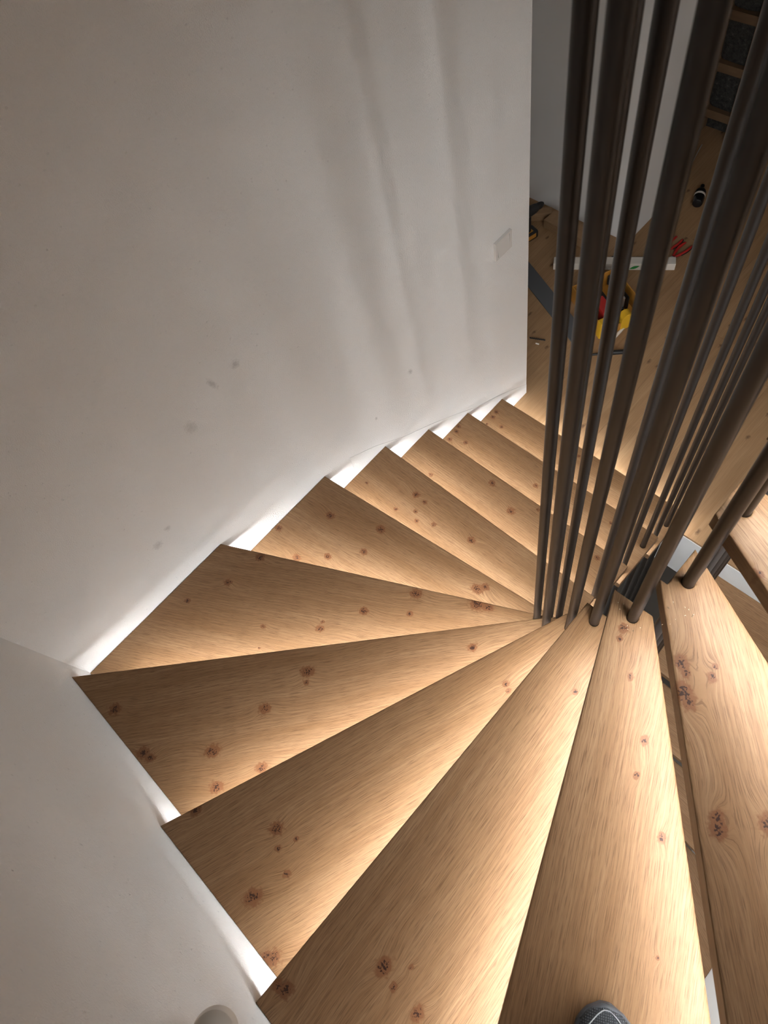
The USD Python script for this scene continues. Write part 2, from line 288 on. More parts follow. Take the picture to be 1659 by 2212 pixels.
def tread_mesh(k, z, step, fine, groove=None, seed=0):
    P = tread_poly(k)
    rings = [sample_ring(P.exterior.coords, step)] + [sample_ring(r.coords, step) for r in P.interiors]
    if not P.exterior.is_ccw: rings[0] = rings[0][::-1]
    rings = [rings[0]] + [r if not Polygon(r).exterior.is_ccw else r[::-1] for r in rings[1:]]
    ch = .0016
    insets = []
    for r in rings:                                    # move every sample in along its two edge normals: the eased edge of the board
        e0, e1 = r - np.roll(r, 1, 0), np.roll(r, -1, 0) - r
        n0 = np.c_[-e0[:, 1], e0[:, 0]] / np.linalg.norm(e0, axis=1)[:, None]; n1 = np.c_[-e1[:, 1], e1[:, 0]] / np.linalg.norm(e1, axis=1)[:, None]
        m = n0 + n1; m /= np.maximum(np.sum(m * n0, 1), .35)[:, None] * 1.0
        insets.append(r + m * ch * .5 * 2 / np.maximum(np.linalg.norm(m, axis=1), 1)[:, None] * 1.0)
    inner = Polygon(insets[0], [i for i in insets[1:]])
    if not inner.is_valid: inner = inner.buffer(0)
    x0, y0, x1, y1 = inner.bounds
    rng = np.random.default_rng(100 + k)
    gx, gy = np.meshgrid(np.arange(x0, x1, step), np.arange(y0, y1, step * .866))
    gx = gx + (np.arange(gx.shape[0]) % 2)[:, None] * step / 2
    g = np.c_[gx.ravel(), gy.ravel()] + rng.uniform(-.12, .12, (gx.size, 2)) * step
    if fine:
        for (a, b, r) in KN.get(k, []):
            c = unproject(a, b, k * H)[:2]; rr = r * .0027; st = max(.0016, r * .00028)
            hx, hy = np.meshgrid(np.arange(-rr, rr, st), np.arange(-rr, rr, st)); h = np.c_[hx.ravel(), hy.ravel()] + rng.uniform(-.1, .1, (hx.size, 2)) * st
            h = h[np.hypot(h[:, 0], h[:, 1]) < rr] + c
            g = np.vstack([g[np.hypot(*(g - c).T) >= rr], h])
    core = inner.buffer(-step * .35)
    g = g[contains_xy(core, g[:, 0], g[:, 1])]
    bnd = np.vstack(insets)
    allp = np.vstack([bnd, g])
    tri = Delaunay(allp).simplices
    cen = allp[tri].mean(1)
    tri = tri[contains_xy(inner, cen[:, 0], cen[:, 1])]
    ab, ac = allp[tri[:, 1]] - allp[tri[:, 0]], allp[tri[:, 2]] - allp[tri[:, 0]]
    area = ab[:, 0] * ac[:, 1] - ab[:, 1] * ac[:, 0]
    tri = tri[np.abs(area) > 1e-10]; area = area[np.abs(area) > 1e-10]
    tri[area < 0] = tri[area < 0][:, [0, 2, 1]]
    V = [np.c_[allp, np.full(len(allp), z)]]; Fc = [tri]; n = len(allp); off = 0
    lev = []
    for r, ins in zip(rings, insets):
        m = len(r); a = np.arange(m); b = (a + 1) % m
        V.append(np.c_[r, np.full(m, z - ch)]); top1 = n; n += m
        V.append(np.c_[r, np.full(m, z - ch)]); s0 = n; n += m
        V.append(np.c_[r, np.full(m, z - THICK)]); s1 = n; n += m
        Fc += [np.c_[off + a, top1 + a, top1 + b], np.c_[off + a, top1 + b, off + b], np.c_[s0 + a, s1 + a, s1 + b], np.c_[s0 + a, s1 + b, s0 + b]]
        off += m
    bot = Polygon(rings[0], rings[1:])
    if groove is not None: bot2 = bot.difference(groove)
    else: bot2 = bot
    for gpoly in getattr(bot2, 'geoms', [bot2]):
        vv, ff = trimesh.creation.triangulate_polygon(gpoly, engine='earcut')
        V.append(np.c_[vv, np.full(len(vv), z - THICK)]); Fc.append(np.asarray(ff)[:, ::-1] + n); n += len(vv)
    if groove is not None:
        c = np.asarray(groove.exterior.coords)[:-1]; m = len(c); a = np.arange(m); b = (a + 1) % m
        V.append(np.c_[c, np.full(m, z - THICK)]); g0 = n; n += m
        V.append(np.c_[c, np.full(m, z - THICK + GROOVE_D)]); g1 = n; n += m
        q = np.c_[g0 + a, g0 + b, g1 + b], np.c_[g0 + a, g1 + b, g1 + a]
        if not groove.exterior.is_ccw: q = tuple(x[:, ::-1] for x in q)
        Fc += list(q); Fc.append(np.array([[g1, g1 + 2, g1 + 1], [g1, g1 + 3, g1 + 2]]) if groove.exterior.is_ccw else np.array([[g1, g1 + 1, g1 + 2], [g1, g1 + 2, g1 + 3]]))
    V, Fc = np.vstack(V), np.vstack(Fc)
    keep = np.unique(Fc); remap = np.full(len(V), -1); remap[keep] = np.arange(len(keep)); V, Fc = V[keep], remap[Fc]
    grain, knot = grain_fields(k, V, seed or k)
    top = V[:, 2] > z - .5 * THICK
    grain[~top, 1] += .0 + (z - V[~top, 2])            # the rings carry on down the faces of the board
    knot[~top] *= .4
    N = np.zeros_like(V); fn = np.cross(V[Fc[:, 1]] - V[Fc[:, 0]], V[Fc[:, 2]] - V[Fc[:, 0]])
    for j in range(3): np.add.at(N, Fc[:, j], fn)
    N /= np.maximum(np.linalg.norm(N, axis=1, keepdims=True), 1e-12)
    return V, Fc, N, grain, knot

def put_tread_mesh(name, data, mat, parent, flat=False):
    V, Fc, N, grain, knot = data
    m = usdkit.mesh(stage, path_for(name, parent), trimesh.Trimesh(V, Fc, process=False), mat)
    m.CreateNormalsAttr(Vt.Vec3fArray.FromNumpy(N.astype(np.float32))); m.SetNormalsInterpolation('vertex')
    pv = UsdGeom.PrimvarsAPI(m)
    pv.CreatePrimvar('grain', Sdf.ValueTypeNames.Float3Array, 'vertex').Set(Vt.Vec3fArray.FromNumpy(grain.astype(np.float32)))
    pv.CreatePrimvar('knot', Sdf.ValueTypeNames.FloatArray, 'vertex').Set(Vt.FloatArray.FromNumpy(knot.astype(np.float32)))
    return m.GetPrim()

# ------------------------------------------------------------------ the setting
ROOM_X0, ROOM_X1, BACK_Y, TOP = -2.6, 3.4, 4.66, 5.6
LOW = -STOREY
SLAB = 0.42
wl = bx(-.12, 0, -.12, 2.370, LOW, TOP)
tag(obj('wall_left', wl, plaster_left), kind='structure')
tag(obj('wall_near', bx(0, DEEP + .12, -.12, 0, LOW, TOP), plaster_plain), kind='structure')
tag(obj('wall_right', bx(DEEP, DEEP + .12, -.12, FLOOR_EDGE, LOW, TOP), plaster_plain), kind='structure')
tag(obj('wall_return', bx(ROOM_X0, -.12, 2.25, 2.37, 0, 2.64), plaster_plain), kind='structure')
tag(obj('wall_return', bx(DEEP + .12, ROOM_X1, FLOOR_EDGE - .12, FLOOR_EDGE, 0, 2.64), plaster_plain), kind='structure')
tag(obj('wall_partition', bx(ROOM_X0, -.19, 3.580, 4.12, 0, 2.64), plaster_plain), kind='structure')
tag(obj('wall_side', bx(ROOM_X0 - .1, ROOM_X0, 2.25, BACK_Y + .3, 0, 2.64), plaster_plain), kind='structure')
tag(obj('wall_side', bx(ROOM_X1, ROOM_X1 + .1, FLOOR_EDGE - .12, BACK_Y + .3, 0, 2.64), plaster_plain), kind='structure')
tag(obj('ceiling', bx(ROOM_X0, ROOM_X1, FLOOR_EDGE, BACK_Y + .3, STOREY - SLAB, STOREY - .02), plaster_plain), kind='structure')
tag(obj('ceiling_upper', bx(-.12, DEEP + .12, -.12, BACK_Y, TOP, TOP + .1), plaster_plain), kind='structure')
tag(obj('wall_upper', bx(-.12, DEEP + .12, BACK_Y - .1, BACK_Y, STOREY - .02, TOP), plaster_plain), kind='structure')
tag(obj('wall_upper', bx(-.12, 0, 2.370, BACK_Y, STOREY - .02, TOP), plaster_plain), kind='structure')
tag(obj('wall_upper', bx(DEEP, DEEP + .12, FLOOR_EDGE, BACK_Y, STOREY - .02, TOP), plaster_plain), kind='structure')
tag(obj('floor_lower', bx(-.12, DEEP + .12, -.12, BACK_Y, LOW - .1, LOW), plain('lower_floor', (.30, .27, .24), .6)), kind='structure')
tag(obj('wall_lower', bx(-.12, DEEP + .12, 3.6, 3.7, LOW, -SLAB), plaster_plain), kind='structure')

# floor of the storey below the stair: slab, plaster edge, and oak planks each its own piece
fl = UsdGeom.Xform.Define(stage, path_for('floor')).GetPrim(); tag(fl, kind='structure')
dark_gap = plain('joint_dark', (.03, .022, .016), .8)
obj('screed', bx(ROOM_X0, ROOM_X1, FLOOR_EDGE, BACK_Y + .3, -.10, -.0145), dark_gap, fl)
obj('slab_edge', bx(0, DEEP, FLOOR_EDGE - .004, FLOOR_EDGE + .30, -SLAB, -.1005), plaster_grey, fl)
obj('slab_edge', bx(0, DEEP, FLOOR_EDGE - .004, FLOOR_EDGE, -.1005, -.022), plaster_grey, fl)
obj('edge_trim', bx(0, DEEP, FLOOR_EDGE - .006, FLOOR_EDGE + .001, -.022, -.0145), white_paint, fl)
rng = np.random.default_rng(5)
PW = .255
x = ROOM_X0; ci = 0
while x < ROOM_X1 - 1e-6:
    xe = min(x + PW, ROOM_X1)
    y = FLOOR_EDGE - rng.uniform(.2, 1.9); ln = 2.2
    while y < BACK_Y + .3:
        a, b = max(y, FLOOR_EDGE - .006), min(y + ln, BACK_Y + .3)
        if x < -.12 and a < 2.37: a = 2.37
        if x >= DEEP + .1: a = max(a, FLOOR_EDGE)
        if b - a > .05:
            dz = rng.uniform(-.0004, .0004)
            c = .0009
            pm = trimesh.creation.box((xe - x - .0008, b - a - .0008, .014))
            pm.apply_translation(((x + xe) / 2, (a + b) / 2, -.007 + dz))
            top = pm.vertices[:, 2] > -.006
            pr = usdkit.mesh(stage, path_for('plank', fl), pm, floor_oak)
            o = rng.uniform(-40, 40, 3); o[1] = rng.uniform(-60, 60)
            UsdGeom.PrimvarsAPI(pr).CreatePrimvar('plank', Sdf.ValueTypeNames.Float3Array, 'constant').Set(Vt.Vec3fArray([Gf.Vec3f(*map(float, o))]))
        y += ln
    x = xe; ci += 1

# unfinished back wall: dark insulation between upright studs and short noggings
fw = UsdGeom.Xform.Define(stage, path_for('wall_back')).GetPrim(); tag(fw, kind='structure')
insul = M('insulation', {'g': ('geometry', {}), 'n': ('noise_texture', dict(scale=45., detail=5., roughness=.7)), 'r': ('rgb_ramp', dict(ramp=[(.3, (.012, .011, .010)), (.6, (.06, .057, .05)), (.8, (.2, .19, .16))])),
                         'b': ('bump', dict(strength=1., distance=.02)), 'p': ('principled_bsdf', dict(roughness=.9))},
          [('g.position', 'n.vector'), ('n.fac', 'r.fac'), ('r.color', 'p.base_color'), ('n.fac', 'b.height'), ('b.normal', 'p.normal')])
timber = M('timber', {'g': ('geometry', {}), 'm': ('mapping', dict(scale=(14., 60., 60.))), 'n': ('noise_texture', dict(scale=1., detail=3.)), 'mx': ('mix', dict(color1=(.20, .12, .062), color2=(.12, .07, .035))),
                      'p': ('principled_bsdf', dict(roughness=.7))}, [('g.position', 'm.vector'), ('m.vector', 'n.vector'), ('n.fac', 'mx.fac'), ('mx.color', 'p.base_color')])
obj('backing', bx(ROOM_X0, ROOM_X1, BACK_Y + .02, BACK_Y + .3, 0, 2.64), insul, fw)
studs = [-.39 - .22 * i for i in range(1, 3)][::-1] + [-.39] + [-.175 + .5 * i for i in range(0, 8)]
for s in studs: obj('stud', bx(s - .022, s + .022, 4.59, BACK_Y + .02, 0, 2.64), timber, fw)
lumps = np.random.default_rng(3)
for a, b in zip(studs[:-1], studs[1:]):
    for r in range(9):
        z = .118 + .285 * r
        obj('nogging', bx(a + .022, b - .022, 4.598, BACK_Y + .02, z, z + .05), timber, fw)
        g = trimesh.creation.icosphere(2, .5); v = g.vertices
        sx, sz = (b - a - .042), .233
        v = np.sign(v) * (np.abs(v * 2) ** .30) / 2
        v = v * (sx, .05, sz) * (1 + .12 * (meshkit.noise(v * 5, r + int(s * 10)) - .5))[:, None]
        g.vertices = v + ((a + b) / 2, 4.645, z + .05 + .118)
        obj('insulation_batt', g, insul, fw, smooth=True)

# ------------------------------------------------------------------ the flight of lit treads
GROOVE_D = .0042
WORDS = {1: 'lowest oak tread of the lit stair, one step above the room floor', 2: 'second oak tread from the bottom, twin knots near the wall end', 3: 'third oak tread from the bottom, straight step at the long wall',
         4: 'fourth oak tread from the bottom, with a broken cluster of small knots', 5: 'fifth oak tread from the bottom, flared, with swirling knotty grain', 6: 'broad corner oak tread reaching into the corner of the two white walls',
         7: 'oak winder tread just above the corner tread, its point at the first near tube', 8: 'oak winder tread with a round brown plug knot, against the near wall', 9: 'oak winder tread left of the one with the shoe, its own dark knot low down',
         10: 'oak winder tread that the grey shoe stands on', 11: 'oak tread right of the shoe tread, brown front edge and notched inner end', 12: 'oak tread highest in view at the right edge, above the grey slab edge',
         13: 'oak tread just above the picture, thirteenth from the bottom', 14: 'oak tread out of the picture, fourteenth from the bottom', 15: 'oak tread out of the picture, fifteenth from the bottom', 16: 'oak tread out of the picture, topmost below the upper floor'}
for k in range(1, NT + 1):
    z = k * H
    p, q = map(np.array, NOSE[k]); d = (q - p) / np.linalg.norm(q - p)
    hp = far_side(k, 'up'); n = np.array([-d[1], d[0]])
    if not hp.contains(Point(*( (p + q) / 2 + n * .05))): n = -n
    P = tread_poly(k)
    core = P.buffer(-.004)
    line = LineString([p + n * .024 - d * 3, q + n * .024 + d * 3]).intersection(core)
    if line.geom_type != 'LineString': line = max(line.geoms, key=lambda g: g.length)
    a, b = np.array(line.coords[0]), np.array(line.coords[-1])
    if np.linalg.norm(a - p) > np.linalg.norm(b - p): a, b = b, a
    a, b = a + d * (.075 if k == 7 else .036) * np.sign((b - a) @ d), b - d * .012 * np.sign((b - a) @ d)
    # stop short of the tubes
    w0, w1 = .009, .009
    for t in TUBES:
        if Point(t).distance(LineString([a, b])) < .026 and np.linalg.norm(np.array(t) - b) < .3:
            s = (np.array(t) - a) @ ((b - a) / np.linalg.norm(b - a)) - .03
            b = a + (b - a) / np.linalg.norm(b - a) * min(s, np.linalg.norm(b - a))
    groove = Polygon([a - n * w0, b - n * w0, b + n * w1, a + n * w1])
    if not groove.exterior.is_ccw: groove = Polygon(np.asarray(groove.exterior.coords)[:-1][::-1])
    t = thing('stair_tread', WORDS[k], 'stair tread', (0, 0, 0), 0, 'oak treads of the lit winding stair')
    visible = k <= 12
    put_tread_mesh('board', tread_mesh(k, z, .0075 if visible else .03, visible, groove), oak, t)
    e = (b - a) / np.linalg.norm(b - a); zz = z - THICK + GROOVE_D
    s0, s1 = -.0080, .0080                                # the strip fills its shallow groove, whose front edge screens it at flat angles
    pts = [a + e * .002 + n * s0, b - e * .002 + n * s0, b - e * .002 + n * s1, a + e * .002 + n * s1]
    sp = Polygon(pts); sp = sp if sp.exterior.is_ccw else Polygon(pts[::-1])
    em = trimesh.creation.extrude_polygon(sp, .0012, engine='earcut'); em.apply_translation((0, 0, zz - .0025))
    tag(obj('led_strip', em, led_emit, t), 'glowing white light strip under the front edge')

# the flight below, unlit
LOWW = {16: 'unlit oak tread below the grey slab edge, first step of the flight going down', 15: 'unlit oak tread glimpsed through the gap, second step down from the floor', 14: 'unlit oak tread glimpsed through the gap, third step down from the floor',
        13: 'unlit oak tread glimpsed through the gap, fourth step down from the floor', 12: 'unlit oak tread glimpsed through the gap, fifth step down from the floor', 11: 'unlit oak tread low in the gap, sixth step down from the floor',
        10: 'unlit oak tread hidden under the stair, seventh step down from the floor', 9: 'unlit oak tread hidden under the stair, eighth step down from the floor'}
for k in range(16, 8, -1):
    t = thing('stair_tread', LOWW[k], 'stair tread', (0, 0, 0), 0, 'unlit oak treads of the flight below')
    put_tread_mesh('board', tread_mesh(k, k * H - STOREY, .014, False, None, seed=k + 20), oak, t)

# ------------------------------------------------------------------ steel tubes
TW = ['thin dark tube farthest down the stair, through the lowest tread', 'thin dark tube through the back of the lowest tread', 'thin dark tube whose foot shows on the second tread from the bottom', 'thin dark tube through the back of the second tread',
      'thin dark tube through the third tread, behind the thick ones', 'thin dark tube through the fourth tread, light along its left side', 'dark tube half hidden behind the second thick tube', 'dark brown tube leftmost of all, at the corner tread',
      'dark brown tube second from the left among the thick ones', 'dark brown tube third thick one, behind the pointed tread tip', 'dark brown tube with its foot beside the shoe tread, on the next lower one', 'dark brown tube with its foot on the shoe tread',
      'dark brown tube with its foot on the notched tread right of the shoe tread', 'dark brown tube through the highest tread in view, right edge', 'dark tube out of the picture at the fourteenth tread', 'dark tube out of the picture at the fifteenth tread', 'dark tube out of the picture at the sixteenth tread']
for (tx, ty), w in zip(TUBES, TW):
    c = trimesh.creation.cylinder(TUBE_R, TOP - LOW, sections=40); c.apply_translation((0, 0, (TOP - LOW) / 2))
    x_ = thing('steel_tube', w, 'baluster tube', (tx, ty, LOW), 0, 'dark brown steel tubes around the well')
    obj('tube', c, tube_metal, x_, smooth=40)

# ------------------------------------------------------------------ ceiling lamp of the upper floor
lp = thing('ceiling_lamp', 'round white ceiling lamp high over the stairwell, above the picture', 'ceiling lamp', (1.185, 1.0, TOP))
obj('housing', tm(m3.Manifold.cylinder(.06, .30, .30, 64) - m3.Manifold.cylinder(.02, .285, .285, 64)).apply_translation((0, 0, -.06)), white_paint, lp, smooth=35)
obj('diffuser', tm(m3.Manifold.cylinder(.008, .284, .284, 64)).apply_translation((0, 0, -.055)), M('lamp_emit', {'e': ('emission', dict(color=(1., .97, .94), strength=ROOM_LAMP))}, surface='e.emission'), lp)

# ------------------------------------------------------------------ light switch on wall_left
sw = thing('light_switch', 'white square rocker light switch on the long white wall', 'light switch', (0.0, 2.199, 1.19))
sw_white = plain('switch_plastic', (.66, .635, .60), .35)
fr = m3.Manifold.cube((.012, .098, .086)).translate((0, -.049, -.043)) - m3.Manifold.cube((.02, .074, .066)).translate((.0065, -.037, -.033))
obj('frame', tm(fr), sw_white, sw)
rk = m3.Manifold.hull_points(np.array([[.004, y, z] for y in (-.036, .036) for z in (-.032, .032)] + [[.0085, y, .0315] for y in (-.036, .036)] + [[.0145, y, -.0315] for y in (-.036, .036)]))
obj('rocker', tm(rk), sw_white, sw)

# plaster made good along the foot of the stair: a thin skim with a visible upper edge
skim = Polygon([(2.3695, .078), (2.164, .222), (1.962, .338), (1.814, .452), (1.664, .556), (1.50, .660), (1.35, .78), (1.22, .86), (1.22, .60), (1.6, .30), (2.05, .0), (2.3695, .0)])
sk = trimesh.creation.extrude_polygon(skim, .0014, engine='earcut'); sk.vertices = sk.vertices[:, [2, 0, 1]]
tag(obj('trim_1', sk, plaster_plain), kind='structure')

# small frosted globe light on the near wall, switched off
GX, GZ, GR = 1.199, 1.941, .0368
gl = thing('wall_light', 'small round frosted globe wall light, unlit, at the bottom edge of the near white wall', 'wall light', (GX, 0, GZ))
frost = M('frosted_glass', {'t': ('transparent_bsdf', dict(color=(.93, .91, .88))), 'd': ('principled_bsdf', dict(base_color=(.62, .57, .51), roughness=.35)), 'm': ('mix_closure', dict(fac=.55))},
          [('d.BSDF', 'm.closure1'), ('t.BSDF', 'm.closure2')], surface='m.closure')
g1 = trimesh.creation.icosphere(4, GR); g1.apply_translation((0, .046, 0)); obj('glass_shell', g1, frost, gl, smooth=True)
g2 = trimesh.creation.icosphere(4, .0325); g2.apply_translation((-.001, .043, .003)); obj('inner_bulb', g2, plain('bulb_white', (.50, .48, .44), .5), gl, smooth=True)
obj('back_plate', tm(m3.Manifold.cylinder(.010, .030, .028, 40).rotate((-90, 0, 0))), white_paint, gl, smooth=35)
obj('holder', tube_path([(-.004, .004, .052), (-.006, .03, .056), (-.006, .052, .052)], .008, 12), plain('holder_brown', (.05, .025, .015), .5), gl, smooth=True)

# ------------------------------------------------------------------ shoe on the tread
def loft(rings, cap=True):
    """closed rings (n x m x 3) skinned into a surface, ends fanned"""
    R_ = np.asarray(rings); n, m = R_.shape[:2]; f = []
    for i in range(n - 1):
        for j in range(m):
            k = (j + 1) % m; f += [[i * m + j, i * m + k, (i + 1) * m + k], [i * m + j, (i + 1) * m + k, (i + 1) * m + j]]
    v = R_.reshape(-1, 3)
    if cap:
        v = np.vstack([v, R_[0].mean(0), R_[-1].mean(0)]); c0, c1 = n * m, n * m + 1
        for j in range(m):
            k = (j + 1) % m; f += [[c0, k, j], [c1, (n - 1) * m + j, (n - 1) * m + k]]
    t = trimesh.Trimesh(v, f, process=False); t.fix_normals(); return t
shoe_mesh_mat = M('shoe_mesh', {'t': ('texture_coordinate', {}), 'w1': ('wave_texture', dict(scale=95., wave_type='bands', bands_direction='x', distortion=.6)), 'w2': ('wave_texture', dict(scale=95., wave_type='bands', bands_direction='y', distortion=.6)),
        'm': ('math', dict(math_type='multiply')), 'r': ('rgb_ramp', dict(ramp=[(0, (.012, .014, .017)), (.5, (.035, .040, .046)), (1, (.085, .095, .105))])), 'b': ('bump', dict(strength=.6, distance=.0012)),
        'p': ('principled_bsdf', dict(roughness=.75))},
        [('t.object', 'w1.vector'), ('t.object', 'w2.vector'), ('w1.fac', 'm.value1'), ('w2.fac', 'm.value2'), ('m.value', 'r.fac'), ('r.color', 'p.base_color'), ('m.value', 'b.height'), ('b.normal', 'p.normal')])
shoe_rubber = plain('shoe_rubber', (.055, .062, .070), .55)
shoe_lace = plain('shoe_lace', (.02, .022, .025), .8)
shoe_seam = plain('shoe_seam', (.33, .35, .36), .7)
sh = thing('shoe', 'dark grey mesh sports shoe, toe cap at the bottom edge, standing on the oak tread', 'shoe', (1.617, .491, 10 * H), math.degrees(math.atan2(.84, -.54)) - 90)
# local frame: toe tip at the origin, the shoe runs back along -y
S = np.linspace(0, 1, 30); LEN = .292
def halfw(s): return np.interp(s, [0, .02, .05, .10, .18, .30, .42, .55, .70, .85, .95, 1.0], [.006, .020, .031, .042, .050, .0535, .051, .043, .037, .037, .031, .012])
def bend(s): return np.interp(s, [0, .2, .5, .8, 1], [0, .004, .010, .006, .004])
def ring_at(s, w, z0, z1, p=2.4, m=40):
    a = np.linspace(0, 2 * np.pi, m, endpoint=False); ca, sa = np.cos(a), np.sin(a)
    x = bend(s) + w * np.sign(ca) * np.abs(ca) ** (2 / p); z = (z0 + z1) / 2 + (z1 - z0) / 2 * np.sign(sa) * np.abs(sa) ** (2 / p)
    return np.c_[x, np.full(m, -s * LEN), z]
def top_h(s): return np.interp(s, [0, .03, .10, .22, .34, .46, .56, .66, .8, .92, 1], [.030, .040, .050, .060, .076, .092, .103, .100, .100, .106, .100])
obj('sole', loft([ring_at(s, halfw(s) + .0035, .0, .027, 4.5) for s in S]), shoe_rubber, sh, smooth=50)
up = loft([ring_at(s, halfw(s) - .001 - .004 * (s < .02), .016, top_h(s), 2.1) for s in np.linspace(.006, .995, 44)])
upper = obj('upper', up, shoe_mesh_mat, sh, smooth=60)
tc = loft([ring_at(s, halfw(s) + .0012, .014, .020 + .6 * (top_h(s) - .020) * (1 - s / .10) ** .5 + .006, 2.2) for s in np.linspace(.0, .095, 12)])
obj('toe_cap', tc, shoe_rubber, sh, smooth=60)
seam = []
for a in np.linspace(-1, 1, 41):
    s = .022 + .20 * abs(a) ** 1.9; w = (halfw(s) - .001) * np.sign(a) * min(1, abs(a) ** .55) * .93
    zc = (.016 + top_h(s)) / 2; hh = (top_h(s) - .016) / 2
    r = min(.999, abs(w) / (halfw(s) - .001)); seam.append((bend(s) + w, -s * LEN, zc + hh * (1 - r ** 2.1) ** (1 / 2.1) + .0004))
obj('toe_seam', tube_path(seam, .0009, 6), shoe_seam, sh, smooth=True)
obj('tongue', loft([np.c_[bend(s) + .022 * np.cos(a_) , np.full(24, -s * LEN), top_h(s) - .002 + .008 * np.sin(a_)] for s in np.linspace(.30, .56, 10) for a_ in [np.linspace(0, 2 * np.pi, 24, endpoint=False)]]), shoe_mesh_mat, sh, smooth=60)
for i, s in enumerate(np.linspace(.32, .52, 5)):
    xs = np.linspace(-.028, .028, 13); rr = np.clip(np.abs(xs) / (halfw(s) - .001), 0, .98)
    zc, hh = (.016 + top_h(s)) / 2, (top_h(s) - .016) / 2
    obj('lace', tube_path([(bend(s) + x, -s * LEN + .006 * x / .03 * (1 if i % 2 else -1), zc + hh * (1 - q ** 2.1) ** (1 / 2.1) + .0075) for x, q in zip(xs, rr)], .0026, 8), shoe_lace, sh, smooth=True)
obj('collar', tube_path([(bend(.76) + .031 * math.cos(t), -.76 * LEN + .052 * math.sin(t), .103 + .004 * math.sin(t)) for t in np.linspace(0, 2 * math.pi, 37)], .007, 10), shoe_rubber, sh, smooth=True)

# ------------------------------------------------------------------ things left on the lower floor
yellow = plain('tool_yellow', (.62, .36, .02), .4); orange = plain('tool_orange', (.42, .19, .03), .45); red = plain('tool_red', (.42, .02, .016), .4)
black = plain('tool_black', (.012, .012, .013), .45); steel = plain('tool_steel', (.55, .55, .55), .3, .9); white = plain('card_white', (.66, .62, .55), .6); dark_steel = plain('dark_steel', (.03, .028, .027), .4, .6)
leaf_green = plain('print_green', (.02, .22, .04), .6); grey_board_mat = plain('board_grey', (.085, .088, .092), .6); offcut = M('offcut_wood', {'g': ('geometry', {}), 'm': ('mapping', dict(scale=(30., 30., 200.))), 'n': ('noise_texture', dict(scale=1., detail=3.)),
    'mx': ('mix', dict(color1=(.34, .21, .11), color2=(.22, .125, .06))), 'p': ('principled_bsdf', dict(roughness=.7))}, [('g.position', 'm.vector'), ('m.vector', 'n.vector'), ('n.fac', 'mx.fac'), ('mx.color', 'p.base_color')])
def ang(dx, dy): return math.degrees(math.atan2(dy, dx))

# open toolbox: local x runs along its length, local y across
tb = thing('toolbox', 'open yellow tool caddy with orange sides on the oak floor', 'toolbox', (.100, 2.890, 0), ang(-.9, .43))
obj('base', rbox(0, .33, -.27, 0, .0, .012, .004), orange, tb, smooth=30)
obj('side_wall', rbox(0.004, .33, -.008, 0, .008, .115, .003), orange, tb, smooth=30)
obj('side_wall', rbox(.06, .33, -.27, -.262, .008, .120, .003), orange, tb, smooth=30)
obj('end_wall', rbox(.322, .33, -.268, -.002, .008, .115, .003), orange, tb, smooth=30)
obj('end_wall', rbox(0, .008, -.27, -.002, .008, .055, .003), orange, tb, smooth=30)
obj('divider', rbox(.008, .324, -.118, -.112, .008, .10, .002), black, tb, smooth=30)
obj('end_post', rbox(-.004, .036, -.052, .002, 0, .125, .006), yellow, tb, smooth=30)
arch = m3.Manifold.cube((.045, .070, .075)) + m3.Manifold.cylinder(.045, .035, .035, 32).rotate((0, 90, 0)).translate((0, .035, .075))
am = tm(arch); am.apply_translation((-.006, -.20, .002)); obj('end_panel', am, yellow, tb, smooth=35)
def held(name, label, cat_, parts, loc, rot=0, grp=None):
    t = thing(name, label, cat_, loc, rot, grp)
    for n_, m_, mt_ in parts: obj(n_, m_, mt_, t, smooth=35)
    return t
U, Vv = np.array([-.9, .43]), np.array([.43, .9]); D0 = np.array([.100, 2.890])
def tbp(u, v): q = D0 + U * u + Vv * v; return (q[0], q[1])
held('parts_case', 'red plastic case standing in the yellow tool caddy', 'case', [('body', rbox(-.055, .055, -.028, .028, 0, .10, .005), red), ('lid', rbox(-.057, .057, -.030, .030, .10, .112, .004), red)], (*tbp(.12, .078), .013), ang(*U))
held('hammer', 'black handled hammer lying in the tool caddy', 'hammer', [('handle', rbox(-.09, .09, -.014, .014, 0, .028, .010), black), ('head', rbox(.085, .105, -.022, .022, .0, .03, .005), dark_steel)], (*tbp(.20, .156), .013), ang(*U))
held('file', 'flat grey steel file upright among the tools in the caddy', 'file', [('blade', rbox(-.10, .10, -.003, .003, .0, .105, .002), dark_steel), ('handle', rbox(.10, .118, -.010, .010, .02, .085, .006), black)], (*tbp(.195, .225), .013), ang(*U))
held('pliers', 'silver headed pliers leaning in the caddy beside the rounded yellow end', 'pliers', [('jaw', rbox(-.008, .008, -.012, .012, .07, .145, .004), steel), ('handle', rbox(-.02, -.006, -.008, .008, 0, .075, .004), black), ('handle', rbox(.006, .02, -.008, .008, 0, .075, .004), black)], (*tbp(.085, .175), .013), ang(*U))
held('scraper', 'white handled scraper on the floor by the yellow caddy', 'scraper', [('handle', rbox(-.045, .045, -.008, .008, 0, .012, .004), white), ('blade', rbox(.045, .06, -.012, .012, .002, .006, .001), steel)], (.165, 2.985, 0), ang(.0, -1))

